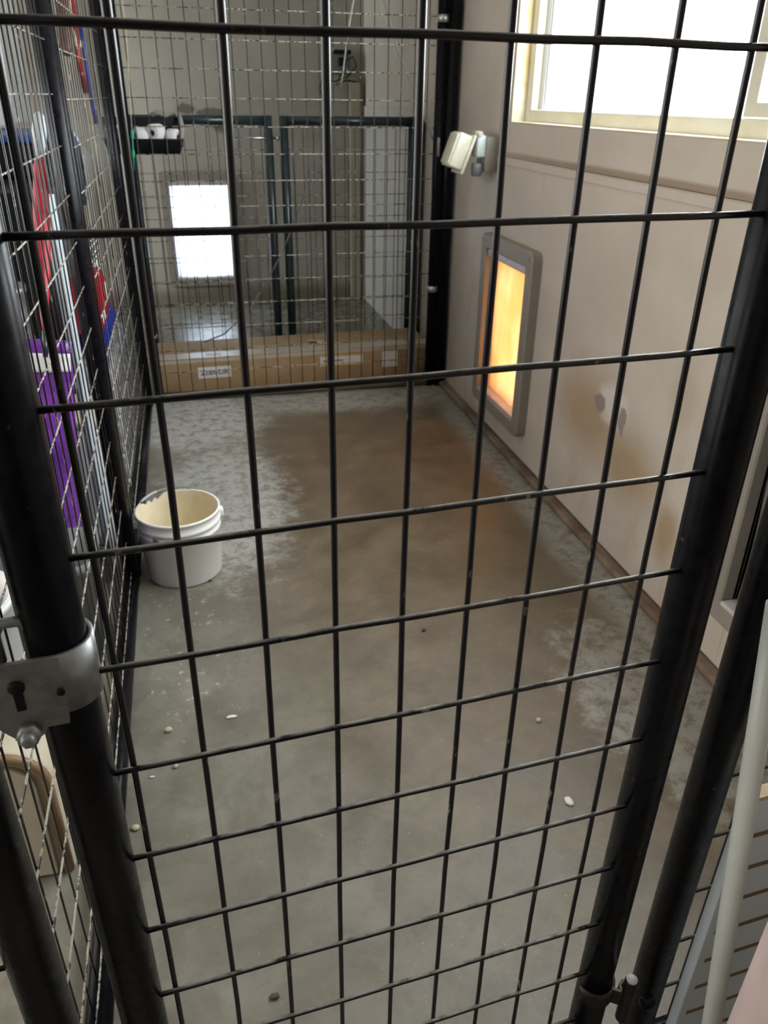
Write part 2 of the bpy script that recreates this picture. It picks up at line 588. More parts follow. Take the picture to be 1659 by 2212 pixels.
def wall_rects(a0, a1, b0, b1, holes):
    """split rectangle a0..a1 x b0..b1 around holes (a0,a1,b0,b1)"""
    xs = sorted({a0, a1, *[h[0] for h in holes], *[h[1] for h in holes]})
    out = []
    for i in range(len(xs) - 1):
        l, r = xs[i], xs[i + 1]
        if l < a0 or r > a1:
            continue
        cuts = sorted([(h[2], h[3]) for h in holes if h[0] <= l + 1e-6 and h[1] >= r - 1e-6])
        z = b0
        for c in cuts:
            if c[0] > z:
                out.append((l, r, z, c[0]))
            z = max(z, c[1])
        if z < b1:
            out.append((l, r, z, b1))
    return out


# ---------------------------------------------------------------- the setting
XW = 1.185          # right wall face
YB = 5.62           # back wall face
XL = -3.5
YF = -2.5
ZC = 2.5
struct(MB().box((XL - .2, YF - .2, -0.15), (XW + .25, YB + .25, 0)).build('floor', M['floor']))
struct(MB().box((XL - .2, YF - .2, ZC), (XW + .25, YB + .25, ZC + .1)).build('ceiling', M['ceil']))
PD1 = (2.645, 3.035, 0.185, 0.75)
PD2 = (0.915, 1.320, 0.225, 0.79)
WIN = (0.50, 3.004, 1.20, 2.05)
mb = MB()
for (a, b, c, d) in wall_rects(YF - .2, YB + .25, 0, ZC, [PD1, PD2, WIN]):
    mb.box((XW, a, c), (XW + .12, b, d))
struct(mb.build('wall_right', M['wall']))
struct(MB().box((XW + .10, PD2[0] - .05, PD2[2] - .05), (XW + .125, PD2[1] + .05, PD2[3] + .05)).build('leak_cover', M['dimwall']))  # unseen board added outside the opening to stop sky light leaking round the flap
# lower sheet stands a little proud of the wall above it
mb = MB()
for (a, b, c, d) in wall_rects(-1.2, 3.085, 0.03, 1.086, [PD1, PD2]):
    mb.box((XW - .010, a, c), (XW + .001, b, d))
mb.box((XW - .014, -1.2, 1.058), (XW + .001, 3.085, 1.086))
struct(mb.build('trim_1', M['wall'], bevel=0.002))
struct(MB().box((XW - .010, 3.66, 0.0), (XW + .001, YB, 1.226)).build('trim_2', M['drywall'], bevel=0.002))
struct(MB().box((XW - .040, -1.2, 0), (XW, 3.62, 0.022)).build('baseboard_right', M['curb'], bevel=0.008))
PDB = (-0.10, 0.27, 0.18, 0.785)
mb = MB()
for (a, b, c, d) in wall_rects(XL - .2, XW + .12, 0, ZC, [PDB]):
    mb.box((a, YB, c), (b, YB + .12, d))
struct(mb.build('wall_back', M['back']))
mb = MB()
for (a, b, c, d) in wall_rects(-1.2, XW - .01, 0.0, 1.24, [PDB]):
    mb.box((a, YB - .010, c), (b, YB + .001, d))
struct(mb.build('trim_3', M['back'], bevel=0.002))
struct(MB().box((XL - .12, YF, 0), (XL, YB, ZC)).build('wall_left', M['ceil']))
struct(MB().box((XL - .12, YF - .12, 0), (XW + .12, YF, ZC)).build('wall_front', M['dimwall']))
mb = MB()
z = 0.0
y = 2.75
while y < 4.85:
    wd = 0.155
    mb.box((-0.70 - random.uniform(0, .004), y, 0), (-0.675 + random.uniform(0, .004), y + wd - 0.004, 1.95))
    y += wd
struct(mb.build('wall_middle', M['plank'], bevel=0.002))

# window in the right wall
wn = bpy.data.objects.new('window_1', None)
COL.objects.link(wn)
wn.location = (XW, WIN[0], WIN[2])
struct(wn)
inv = Matrix.Translation((-XW, -WIN[0], -WIN[2]))


def wpart(mb, name, m, parent=wn, bevel=0.0):
    for i, v in enumerate(mb.v):
        mb.v[i] = inv @ v
    return mb.build(name, m, parent, bevel)


y0, y1, z0, z1 = WIN
xi, xo = XW + .050, XW + .112
mb = MB()
t = .004
mb.box((XW - .002, y1 - t, z0), (xi, y1, z1)).box((XW - .002, y0, z0), (xi, y0 + t, z1))
mb.box((XW - .002, y0, z0), (xi, y1, z0 + t)).box((XW - .002, y0, z1 - t), (xi, y1, z1))
wpart(mb, 'jamb_liner', M['jamb'], bevel=0.0015)
fw = .052
ym = 1.70
mb = MB()
mb.box((xi, y1 - fw, z0), (xo, y1, z1)).box((xi, y0, z0), (xo, y0 + fw, z1))
mb.box((xi, y0 + fw, z0), (xo, y1 - fw, z0 + .044)).box((xi, y0 + fw, z1 - fw), (xo, y1 - fw, z1))
wpart(mb, 'window_frame', M['vinyl'], bevel=0.003)
# fixed pane (far half) and the sliding sash (near half)
mb = MB()
sw = .030
mb.box((xi + .030, y1 - fw - sw, z0 + .044), (xi + .050, y1 - fw, z1 - fw))
mb.box((xi + .030, ym, z1 - fw - sw), (xi + .050, y1 - fw - sw, z1 - fw))
mb.box((xi + .034, y1 - fw - sw - .012, z0 + .044), (xi + .046, y1 - fw - sw, z1 - fw - sw))
sash = wpart(mb, 'sash', M['whitepl'], bevel=0.002)
mb = MB()
mb.box((xi + .039, ym, z0 + .044), (xi + .042, y1 - fw - sw, z1 - fw - sw))
wpart(mb, 'pane', M['glass'])
mb = MB()
sx0, sx1 = xi + .004, xi + .028
mb.box((sx0, ym - .002, z0 + .046), (sx1, ym + .040, z1 - fw)).box((sx0, y0 + fw, z0 + .046), (sx1, y0 + fw + .04, z1 - fw))
mb.box((sx0, y0 + fw + .04, z0 + .046), (sx1, ym - .002, z0 + .076)).box((sx0, y0 + fw + .04, z1 - fw - .03), (sx1, ym - .002, z1 - fw))
wpart(mb, 'sash', M['vinyl'], bevel=0.002)
mb = MB().box((xi + .014, y0 + fw + .04, z0 + .076), (xi + .017, ym - .002, z1 - fw - .03))
wpart(mb, 'pane', M['glass'])


# ---------------------------------------------------------------- kennel panels
TUBE = 0.0215


def tube_round(mb, p0, p1, r=TUBE, n=20):
    return mb.tube([p0, p1], r, n)


def kennel_panel(name, label, p0, p1, z_top, rows, sp=0.0564, colour='black', wire='wire_far', inner=1, tr=TUBE, wr=0.0021, zb=None, off=0.0):
    """welded mesh panel in a tube frame; p0,p1 are floor points of the stile centres"""
    p0 = Vector((p0[0], p0[1], 0))
    p1 = Vector((p1[0], p1[1], 0))
    L = (p1 - p0).length
    ang = math.atan2(p1.y - p0.y, p1.x - p0.x)
    e = empty(name, label, 'kennel fence', mtx=Matrix.Translation(p0) @ Matrix.Rotation(ang, 4, 'Z'))
    zb = tr if zb is None else zb
    for x in (0, L):
        tube_round(MB(), (x, 0, 0.0), (x, 0, z_top), tr).build('stile', M[colour], e)
    for zz in (zb, z_top - tr):
        tube_round(MB(), (tr * .7, 0, zz), (L - tr * .7, 0, zz), tr * .98).build('rail', M[colour], e)
    mb = MB()
    x = sp * 0.75 + off
    mb.cur = 0
    while x < L - tr:
        j = random.uniform(-.0015, .0015)
        mb.tube([(x, 0, zb + tr * .6), (x + j, random.uniform(-.002, .002), z_top * .5), (x, 0, z_top - tr * 1.5)], wr, 6)
        x += sp
    mb.cur = 1
    for zz in rows:
        if zb + tr < zz < z_top - 2 * tr:
            mb.tube([(tr * .7, inner * wr * 1.8, zz), (L * .5, inner * (wr * 1.8 + random.uniform(-.002, .002)), zz + random.uniform(-.002, .002)), (L - tr * .7, inner * wr * 1.8, zz)], wr, 6)
    mb.build('wire_mesh', [M[wire], M['wire_lit']], e, fix=False)
    return e


def rows_from(z, step, n0=-14, n1=9):
    return [z + step * k for k in range(n0, n1)]


XP = -0.262
near = kennel_panel('kennel_fence', 'black mesh kennel panel on the left side, nearest the gate', (XP + .012, 0.60), (XP, 2.048), 1.83, rows_from(1.070, 0.1016), inner=-1, wr=.0016)
far = kennel_panel('kennel_fence', 'black mesh kennel panel on the left behind the white bucket', (XP, 2.103), (XP, 3.600), 1.83, rows_from(1.050, 0.106), inner=-1, wr=.0015)
back = kennel_panel('kennel_fence', 'black mesh panel across the far end in front of the cardboard box', (-0.212, 3.634), (1.098, 3.634), 1.83, rows_from(1.059, 0.1025), sp=0.0578, inner=-1, wr=.0019, off=-0.003)
for zc in (0.475, 1.565):
    c = MB()
    c.lathe([(TUBE + .001, -.014), (TUBE + .005, -.014), (TUBE + .005, .014), (TUBE + .001, .014)], 28, (1.31, 0, zc))
    c.tube([(1.31 + .0, -TUBE - .016, zc), (1.31, -TUBE, zc)], .006, 8)
    c.build('clamp', M['bright'], back)
MB().rbox((1.301, -TUBE - .004, 1.05), (1.313, -TUBE + .004, 1.125), .002).build('slot_plate', M['zinc'], back)
for ch_ in back.children:
    if ch_.name.startswith('rail') and ch_.data.vertices[0].co.z < .5:
        ch_.data.materials[0] = M['trimdk']
c = MB()
c.lathe([(TUBE + .001, -.006), (TUBE + .004, -.006), (TUBE + .004, .006), (TUBE + .001, .006)], 28, (0, 0, 0.31))
c.build('clamp', M['zinc'], back)
wp = tag(MB().tube([(1.1505, 3.634, 0), (1.1505, 3.634, 1.83)], .030, 24).build('wall_post', M['black']), 'black post against the right wall at the far end', 'post')
kp1 = kennel_panel('kennel_fence', 'low dark mesh panel behind the cardboard box, below the black tray', (-0.225, 4.12), (0.408, 4.12), 1.195, rows_from(1.05, .1016), sp=.0508, colour='teal', inner=-1, tr=.021, wr=.0018)
kp2 = kennel_panel('kennel_fence', 'low dark mesh panel behind the cardboard box, beside the right wall', (0.482, 4.12), (1.156, 4.12), 1.195, rows_from(1.05, .1016), sp=.0508, colour='teal', inner=-1, tr=.021, wr=.0018)
tube_round(MB(), (.674 - .044, 0, 0), (.674 - .044, 0, 1.195), .021).build('stile', M['teal'], kp2)
cb = MB().tube([(0.408 - .63 + .633 + .02, 0, 1.10), (.408 + .225 + .054, 0, 1.10)], .007, 8)
cb.lump((.408 + .225 + .037, -.012, 1.10), .012, 1, .1)
cb.build('connector_bolt', M['bright'], kp1)

# ---------------------------------------------------------------- gate (its own slightly turned frame)
WG = Matrix(((0.9977690949841118, -0.0667595168840083, 0.0), (0.06675293101816972, 0.997670664472566, -0.01404604753487934), (0.0009377073475583604, 0.014014712136980375, 0.9999013494083543)))
CG = Vector((-0.20075715846994535, -0.49178841530054646, -0.02465049180327869))
OFF = Vector((0, 0, H)) - WG @ CG
ZB = -1.255


def gate_frame(origin):
    m = WG.to_4x4()
    m.translation = OFF + WG @ Vector(origin)
    return m


g = empty('kennel_gate', 'black welded wire gate filling the foreground', 'gate', mtx=gate_frame((0, 0, ZB)))
TR = 0.0213
GL, GR = -0.2885, 0.2540
ZT = 0.50
for x in (GL, GR):
    tube_round(MB(), (x, 0, 0), (x, 0, ZT - ZB), TR, 40).build('stile', M['black'], g)
for zz in (TR, ZT - ZB - TR):
    tube_round(MB(), (GL, 0, zz), (GR, 0, zz), TR, 32).build('rail', M['black'], g)
SX = 0.056407
DZ = [0, 0, .0019, -.0023, .0008, -.0011, -.0015, .0005, .0013, 0, .002]
for c in range(-4, 5):
    x = (c - 0.5) * SX
    if not GL + TR * .8 < x < GR - TR * .6:
        continue
    pts = []
    n = 14
    for i in range(n + 1):
        zz = TR + (ZT - ZB - 2 * TR) * i / n
        pts.append((x + random.uniform(-.0007, .0007), random.uniform(-.0005, .0005), zz))
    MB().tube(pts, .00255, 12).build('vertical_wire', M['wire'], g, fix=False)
for k in range(-4, 13):
    zz = -k * .1016 - ZB + (DZ[k] if 0 <= k < len(DZ) else 0)
    if not TR * 2 < zz < ZT - ZB - 2 * TR:
        continue
    pts = []
    for i in range(9):
        x = GL + TR * .6 + (GR - GL - TR * 1.2) * i / 8
        pts.append((x, -.0042 + random.uniform(-.0004, .0004), zz + random.uniform(-.0006, .0006)))
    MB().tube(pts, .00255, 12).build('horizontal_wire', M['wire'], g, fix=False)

# hinge clamp round the left stile
zc = -0.397 - ZB
hb = MB()
prof = [(TR + .0008, -.024), (TR + .0042, -.024), (TR + .0042, .026), (TR + .0008, .026), (TR + .0008, -.024)]
hb.lathe(prof, 40, (GL, 0, zc), None, -PI * .50, PI * .82)
hinge = hb.build('hinge_band', M['zinc'], g, fix=True)
yp = -TR - .0042
pl = MB()
outline = [(-.048, -.016), (-.044, -.030), (-.036, -.040), (-.026, -.046), (-.017, -.040), (-.014, -.034), (.001, -.034), (.002, -.024), (.003, -.024), (.003, .026), (-.034, .026), (-.044, .020), (-.048, .010)]
pl.poly([(GL + a, yp, zc + b) for a, b in outline], .0034, (0, 1, 0))
pl.build('hinge_plate', M['zinc'], hinge, bevel=0.0008)
tb = MB()
yl = yp + .016
tb.tube([(GL - .036, yl, zc + .018), (GL - .036, yl, zc + .040), (GL - .031, yl, zc + .049), (GL - .019, yl, zc + .049), (GL - .013, yl, zc + .042), (GL - .013, yl, zc + .018)], .0042, 10)
tb.build('hinge_loop', M['zinc'], hinge)
kh = MB().lathe([(0, 0), (.0055, 0), (.0055, .0010), (0, .0010)], 18)
km = Matrix.Translation((GL - .027, yp - .0008, zc + .006)) @ Matrix.Rotation(PI / 2, 4, 'X')
for i, v in enumerate(kh.v):
    kh.v[i] = km @ v
kh.box((GL - .0300, yp - .0016, zc - .014), (GL - .0240, yp, zc + .004))
kh.build('keyhole_slot', M['blackpl'], hinge)
b2 = MB().lathe([(0, .014), (.0042, .014), (.0058, .012), (.0058, .007), (.0088, .007), (.0088, 0), (0, 0)], 6)
bm_ = Matrix.Translation((GL - .026, yp, zc - .034)) @ Matrix.Rotation(PI / 2, 4, 'X')
for i, v in enumerate(b2.v):
    b2.v[i] = bm_ @ v
b2.build('hinge_bolt', M['zinc'], hinge)
hd = MB().lathe([(0, 0), (.0030, 0), (.0030, .0010), (0, .0010)], 14)
hm = Matrix.Translation((GL + .000, yp - .0006, zc - .004)) @ Matrix.Rotation(PI / 2, 4, 'X')
for i, v in enumerate(hd.v):
    hd.v[i] = hm @ v
hd.build('bolt_hole', M['blackpl'], hinge)

# latch on the right stile
zl = -1.055 - ZB
lt = MB()
lt.lathe([(TR + .0008, -.014), (TR + .0040, -.014), (TR + .0040, .014), (TR + .0008, .014), (TR + .0008, -.014)], 30, (GR, 0, zl), None, -PI * .95, PI * .35)
path = [(GR + TR * .6, -TR * .86), (GR + TR + .002, -.026), (GR + TR + .004, -.018), (GR + TR + .010, -.014), (GR + TR + .018, -.017), (GR + TR + .022, -.026)]
for i in range(len(path) - 1):
    a, b = path[i], path[i + 1]
    d = Vector((b[0] - a[0], b[1] - a[1], 0)).normalized()
    nrm = Vector((-d.y, d.x, 0)) * .0018
    q = [Vector((a[0], a[1], zl - .014)) - nrm, Vector((b[0], b[1], zl - .014)) - nrm, Vector((b[0], b[1], zl - .014)) + nrm, Vector((a[0], a[1], zl - .014)) + nrm]
    lt.poly(q, .028, (0, 0, 1))
latch = lt.build('latch_bracket', M['darksteel'], g)
MB().tube([(GR + TR + .013, -.026, zl - .05), (GR + TR + .013, -.026, zl + .030), (GR + TR + .013, -.026, zl + .034)], .0085, 18, True, [.0085, .0085, .0075]).build('latch_pin', M['darksteel'], latch)
MB().lathe([(0, 0), (.0072, 0), (.0072, .001), (0, .0016)], 18, (GR + TR + .013, -.026, zl + .0338)).build('pin_end', M['strip'], latch)

# posts either side of the gate, as parts of the front panels
fr = empty('kennel_fence', 'black front panel to the right of the gate, behind the white grooved board', 'kennel fence', mtx=gate_frame((0.3445, 0, ZB)))
W2 = 0.78
HZ = ZT - ZB
for x in (0, W2):
    tube_round(MB(), (x, 0, -.04), (x, 0, HZ), .0215, 36).build('stile', M['black'], fr)
for zz in (.0, HZ - .03):
    tube_round(MB(), (0, 0, zz), (W2, 0, zz), .021).build('rail', M['black'], fr)
mb = MB()
for k in range(1, 14):
    if k * SX < W2 - .03:
        mb.tube([(k * SX, 0, .01), (k * SX, 0, HZ - .03)], .0024, 8)
for k in range(-4, 13):
    zz = -k * .1016 - ZB + .006
    if .03 < zz < HZ - .06:
        mb.tube([(.02, -.0042, zz), (W2 - .02, -.0042, zz)], .0024, 8)
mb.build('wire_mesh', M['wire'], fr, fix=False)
MB().rbox((-.030, -.034, -1.098 - ZB), (-.010, -.018, -1.080 - ZB), .005).build('latch_lug', M['black'], fr)
fl = empty('kennel_fence', 'black front panel at the lower left corner, beside the hinge clamp', 'kennel fence', mtx=gate_frame((-0.3680, 0.0, ZB)))
W3 = -0.70
for x in (0, W3):
    tube_round(MB(), (x, 0, -.04), (x, 0, HZ), .0215, 36).build('stile', M['black'], fl)
for zz in (.0, HZ - .03):
    tube_round(MB(), (0, 0, zz), (W3, 0, zz), .021).build('rail', M['black'], fl)
mb = MB()
for k in range(1, 13):
    if k * SX < -W3 - .03:
        mb.tube([(-k * SX, 0, .01), (-k * SX, 0, HZ - .03)], .0024, 8)
for k in range(-4, 13):
    zz = -k * .1016 - ZB
    if .03 < zz < HZ - .06:
        mb.tube([(-.02, -.0042, zz), (W3 + .02, -.0042, zz)], .0024, 8)
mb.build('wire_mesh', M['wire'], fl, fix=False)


# ---------------------------------------------------------------- pet doors
def pet_door(name, label, mtx, w_, h_, flapmat, depth=.040, st=.055, strip=True):
    """local: x to the right along the wall, z up, -y out of the wall into the room"""
    e = empty(name, label, 'pet door', mtx=mtx)
    mb = MB()
    o = [(0, 0), (w_, 0), (w_, h_), (0, h_)]
    r = .03

    def rnd(x0, z0, x1, z1, r, n=5):
        p = []
        for (cx, cz, a) in ((x1 - r, z0 + r, -PI / 2), (x1 - r, z1 - r, 0), (x0 + r, z1 - r, PI / 2), (x0 + r, z0 + r, PI)):
            for i in range(n + 1):
                t = a + PI / 2 * i / n
                p.append((cx + r * math.cos(t), cz + r * math.sin(t)))
        return p
    A = rnd(0, 0, w_, h_, r)
    A2 = rnd(.006, .006, w_ - .006, h_ - .006, r - .004)
    B = rnd(st - .004, st - .004, w_ - st + .004, h_ - st + .004, .008)
    n = len(A)
    rings = [(A, 0.0), (A, -depth + .006), (A2, -depth), (B, -depth), (rnd(st, st, w_ - st, h_ - st, .006), -depth + .004), (rnd(st, st, w_ - st, h_ - st, .006), .02)]
    base = 0
    for ring, y in rings:
        for (x, z) in ring:
            mb.v.append(Vector((x, y, z)))
    for k in range(len(rings) - 1):
        for i in range(n):
            j = (i + 1) % n
            mb.face([k * n + i, k * n + j, (k + 1) * n + j, (k + 1) * n + i], False)
    fr_ = mb.build('door_frame', M['pframe'], e)
    sc = MB()
    for (x, z) in ((st * .5, st * .5), (w_ - st * .5, st * .5), (st * .5, h_ - st * .5), (w_ - st * .5, h_ - st * .5), (st * .5, h_ * .5), (w_ - st * .5, h_ * .5)):
        sc.lump((x, -depth - .0005, z), .0045, 0, 0, 1, (1, .4, 1))
    sc.build('screw', M['zinc'], fr_)
    fm = MB()
    nx, nz = 8, 14
    for i in range(nx + 1):
        for k in range(nz + 1):
            x = st + .006 + (w_ - 2 * st - .012) * i / nx
            z = st + .004 + (h_ - 2 * st - .030) * k / nz
            if k == 0:
                z += random.uniform(-.003, .004)
            if i == nx and flapmat == 'amber':
                x += random.uniform(-.005, .003)
            fm.v.append(Vector((x, .012 + .004 * math.sin(k * .5 + i * .3), z)))
    for i in range(nx):
        for k in range(nz):
            a = i * (nz + 1) + k
            fm.face([a, a + nz + 1, a + nz + 2, a + 1], True)
    fo = fm.build('flap', M[flapmat], e)
    sol = fo.modifiers.new('thick', 'SOLIDIFY')
    sol.thickness = .002
    MB().rbox((st, -.030, h_ - st - .030), (w_ - st, .010, h_ - st - .002), .003).build('flap_clamp', M['strip'], e)
    MB().rbox((st + .002, -.030, st - .004), (w_ - st - .002, .014, st + .008), .002).build('flap_sill', M['strip'], e)
    return e


# on the right wall the local x axis runs towards the camera (-Y)
mr = Matrix.Translation((XW - .010, 3.10, 0.125)) @ Matrix(((0, 1, 0, 0), (-1, 0, 0, 0), (0, 0, 1, 0), (0, 0, 0, 1)))
pet_door('pet_door', 'pet door with glowing amber flap in the right wall', mr, .515, .685, 'amber')
mr2 = Matrix.Translation((XW - .010, 1.375, 0.165)) @ Matrix(((0, 1, 0, 0), (-1, 0, 0, 0), (0, 0, 1, 0), (0, 0, 0, 1)))
pet_door('pet_door', 'pet door at the right edge, mostly hidden behind the black post', mr2, .515, .685, 'greyflap', .030)
mk = Matrix.Translation((-.165, YB - .010, 0.122))
pet_door('pet_door', 'pet door with bright white flap in the back wall', mk, .490, .722, 'clearflap')

# ---------------------------------------------------------------- bucket
BX, BY = -0.112, 2.105
bk = empty('bucket', 'white plastic bucket with chewed rim standing by the left panel', 'bucket', (BX, BY, 0))
HB = .212
prof = [(.0, .004), (.098, .004), (.106, .0), (.110, .006), (.1165, .150), (.1195, .152), (.1195, .158), (.1170, .160), (.1170, .172), (.1205, .174), (.1205, .182), (.1178, .184), (.1185, HB - .008), (.1215, HB - .006), (.1215, HB), (.1165, HB)]


def chew(t, j):
    if j < 12:
        return 0
    d = (t - 2.30 + PI) % (2 * PI) - PI
    k = max(0, 1 - (abs(d) / .42) ** 3)
    return -k * (.014 + .006 * math.sin(t * 31)) - (0.003 * abs(math.sin(t * 23)) if 1.2 < t < 3.6 else 0)


MB().lathe(prof, 96, (0, 0, 0), chew).build('shell', M['bucket'], bk)
prof2 = [(.1165, HB), (.1150, HB - .02), (.1120, .10), (.105, .014), (.0, .012)]
MB().lathe(prof2, 96, (0, 0, 0), lambda t, j: chew(t, 15) if j == 0 else (chew(t, 15) if j == 1 else 0)).build('inside', M['bucket_in'], bk)
for ang in (3.25, 0.11):
    m4 = Matrix.Rotation(ang, 4, 'Z')
    MB().rbox((.116, -.014, .168), (.130, .014, .192), .003, 2, m4).build('ear', M['bucket'], bk)
pts = []
for i in range(33):
    t = PI * i / 32
    x = .128 * math.cos(t)
    d = .140 * math.sin(t)
    a = math.radians(14)
    v = Matrix.Rotation(.11, 3, 'Z') @ Vector((x, d * math.cos(a), .180 + d * math.sin(a)))
    pts.append(v)
MB().tube(pts, .0017, 8).build('bail_handle', M['bright'], bk)
q = [p.copy() for p in pts[20:26]]
MB().tube(q, .0042, 10).build('grip', M['lightgrey'], bk)
ml = Matrix.Rotation(4.15, 4, 'Z')
MB().rbox((.117, -.010, .150), (.1225, .010, .172), .002, 2, ml).build('rim_lug', M['cable'], bk)

# ---------------------------------------------------------------- cardboard box
ang = math.radians(2.2)
bx = empty('cardboard_box', 'long brown cardboard box lying on the floor behind the mesh', 'box', mtx=Matrix.Translation((-0.205, 3.685, 0)) @ Matrix.Rotation(ang, 4, 'Z'))
BL, BD, BH = 1.345, .325, .178
MB().rbox((0, 0, 0), (BL, BD, BH), .005).build('carton', M['card'], bx)
mb = MB().box((.004, .012, BH), (BL - .004, .105, BH + .0008))
mb.box((.004, -.0008, BH - .018), (BL - .004, .0005, BH - .002))
mb.build('packing_tape', M['tape'], bx)
lb = MB().box((.180, -.0012, .082), (.335, .0, .136)).build('shipping_label', M['paper'], bx)
tc = bpy.data.curves.new('lettering', 'FONT')
tc.body = 'Zcan-LiR'
tc.size = .036
tc.extrude = .0002
tc.offset = .0006
to = bpy.data.objects.new('tmp_text', tc)
COL.objects.link(to)
bpy.context.view_layer.update()
dg = bpy.context.evaluated_depsgraph_get()
me = bpy.data.meshes.new_from_object(to.evaluated_get(dg))
bpy.data.objects.remove(to)
me.name = 'lettering'
xs = [v.co.x for v in me.vertices]
s_ = .132 / (max(xs) - min(xs))
for v in me.vertices:
    v.co = Vector(((v.co.x - min(xs)) * s_ + .191, -.0014 - v.co.z, v.co.y * .98 + .098))
me.materials.append(M['ink'])
lo_ = bpy.data.objects.new('lettering', me)
COL.objects.link(lo_)
lo_.parent = lb
y2 = MB()
y2.box((.770, -.0012, .098), (.985, 0, .152))
lab = y2.build('printed_label', M['paper'], bx)
s2 = MB()
s2.box((.775, -.002, .146), (.982, -.001, .152)).box((.775, -.002, .098), (.982, -.001, .105))
s2.build('yellow_band', M['yellow'], lab)
MB().box((.782, -.002, .120), (.885, -.001, .130)).build('grey_line', M['greyink'], lab)
MB().box((1.085, -.0012, .075), (1.165, 0, .155)).build('white_label', M['paper'], bx)
MB().box((.225, .030, BH + .0008), (.300, .085, BH + .0014)).build('torn_sticker', M['paper'], bx)
sc = empty('plastic_scrap', 'dark scrap with frayed white strands on top of the cardboard box', 'scrap', (0.560, 3.84, BH + .001))
MB().lump((0, 0, .006), .018, 3, .4, 2, (1.5, .5, .33)).build('dark_piece', M['blackpl'], sc)
for i, (dx, dy, dz) in enumerate(((-.035, .03, .016), (-.012, .035, .018), (.045, .012, .008), (.030, -.028, .003), (.045, -.020, .003))):
    MB().tube([(0, 0, .009), (dx * .5, dy * .5, .009 + dz * .6), (dx, dy, .006 + dz * .4)], .0016, 6).build('white_strand', M['paper'], sc)

# ---------------------------------------------------------------- tray with paper rolls
tr_ = empty('planter_tray', 'black plastic trough hooked on the far panel at left, holding white rolls', 'tray', (-0.305, 3.642, 1.058))
mb = MB()
LX, D0, D1, TH = .315, .085, .120, .115
# open trough: outer shell sections along z (tapered), with rounded ends
ring = []


def rr(x0, y0, x1, y1, r, z, n=5):
    p = []
    for (cx, cy, a) in ((x1 - r, y0 + r, -PI / 2), (x1 - r, y1 - r, 0), (x0 + r, y1 - r, PI / 2), (x0 + r, y0 + r, PI)):
        for i in range(n + 1):
            t = a + PI / 2 * i / n
            p.append(Vector((cx + r * math.cos(t), cy + r * math.sin(t), z)))
    return p


rings = [rr(.014, .012, LX - .014, .095, .025, 0), rr(.004, .004, LX - .004, .112, .028, .045), rr(.000, .000, LX, .118, .03, .050),
         rr(-.004, -.004, LX + .004, .122, .032, .058), rr(.006, .006, LX - .006, .112, .026, .058), rr(.018, .016, LX - .018, .092, .022, .004)]
n = len(rings[0])
for rg in rings:
    mb.v += rg
for k in range(len(rings) - 1):
    for i in range(n):
        j = (i + 1) % n
        mb.face([k * n + i, k * n + j, (k + 1) * n + j, (k + 1) * n + i], True)
mb.face(list(range(n))[::-1])
mb.face([(len(rings) - 1) * n + i for i in range(n)])
mb.build('trough', M['blackpl'], tr_)
mb = MB().rbox((.0, .118, .02), (LX, .126, .135), .004)
mb.build('back_plate', M['blackpl'], tr_)
mb = MB()
mb.tube([(LX - .006, .03, .05), (LX + .002, .06, .10), (LX - .004, .10, .135), (LX - .02, .12, .150), (LX - .06, .122, .140), (LX - .09, .122, .152), (LX - .12, .122, .140)], .010, 10)
mb.build('end_bracket', M['cable'], tr_)
for i, (x, y, z, a, lab_) in enumerate(((.200, .046, .078, 1.05, 'white paper roll with dark core facing out in the black tray'), (.145, .058, .066, .3, 'white paper roll lying left of the cored roll in the tray'), (.268, .052, .060, -.5, 'white paper roll at the right end of the black tray'), (.040, .060, .072, .9, 'white paper roll at the left end of the black tray'))):
    rl = empty('paper_roll', lab_, 'paper roll', mtx=Matrix.Translation((-0.295 + x * 1.0, 3.642 + y, 1.058 + z)) @ Matrix.Rotation(a, 4, 'Z') @ Matrix.Rotation(PI / 2, 4, 'Y'), group='paper rolls in the black tray')
    rad = .034 if i in (0, 3) else .034
    hl = .030 if i in (0, 1, 3) else .022
    MB().lathe([(.012, -hl), (rad - .004, -hl), (rad, -hl + .004), (rad, hl - .004), (rad - .004, hl), (.012, hl), (.012, -hl)], 28).build('tissue', M['cloth'], rl)
    MB().lathe([(.0118, -hl * .98), (.0105, -hl * .98), (.0105, hl * .98), (.0118, hl * .98)], 20).build('core', M['card'], rl)

# green twine hanging over the tray and a small wire ring
tw = MB().tube([(-.168, 3.60, 1.83), (-.160, 3.612, 1.5), (-.178, 3.610, 1.25), (-.186, 3.610, 1.13)], .0022, 6)
tag(tw.build('twine', M['rope']), 'pale twine hanging down the mesh in front of the black tray', 'twine')
mb = MB()
mb.tube([(-.184 - (1.15 - z) * .08, 3.61, z) for z in (1.150, 1.142, 1.125, 1.115, 1.08, 1.07, 1.055, 1.045, 1.0)], .003, 8, True, [.003, .006, .007, .003, .003, .007, .007, .003, .002])
tag(mb.build('twine_knot', M['green']), 'green knotted end of twine below the black tray', 'twine')
mb = MB()
mb.tube([(-.226 + .016 * math.cos(t), 3.606 + .004 * math.sin(2 * t), .93 + .018 * math.sin(t)) for t in [2 * PI * i / 16 for i in range(16)]], .0018, 6, closed=True)
tag(mb.build('wire_ring', M['cable']), 'small loose wire ring on the far mesh near the left post', 'ring')

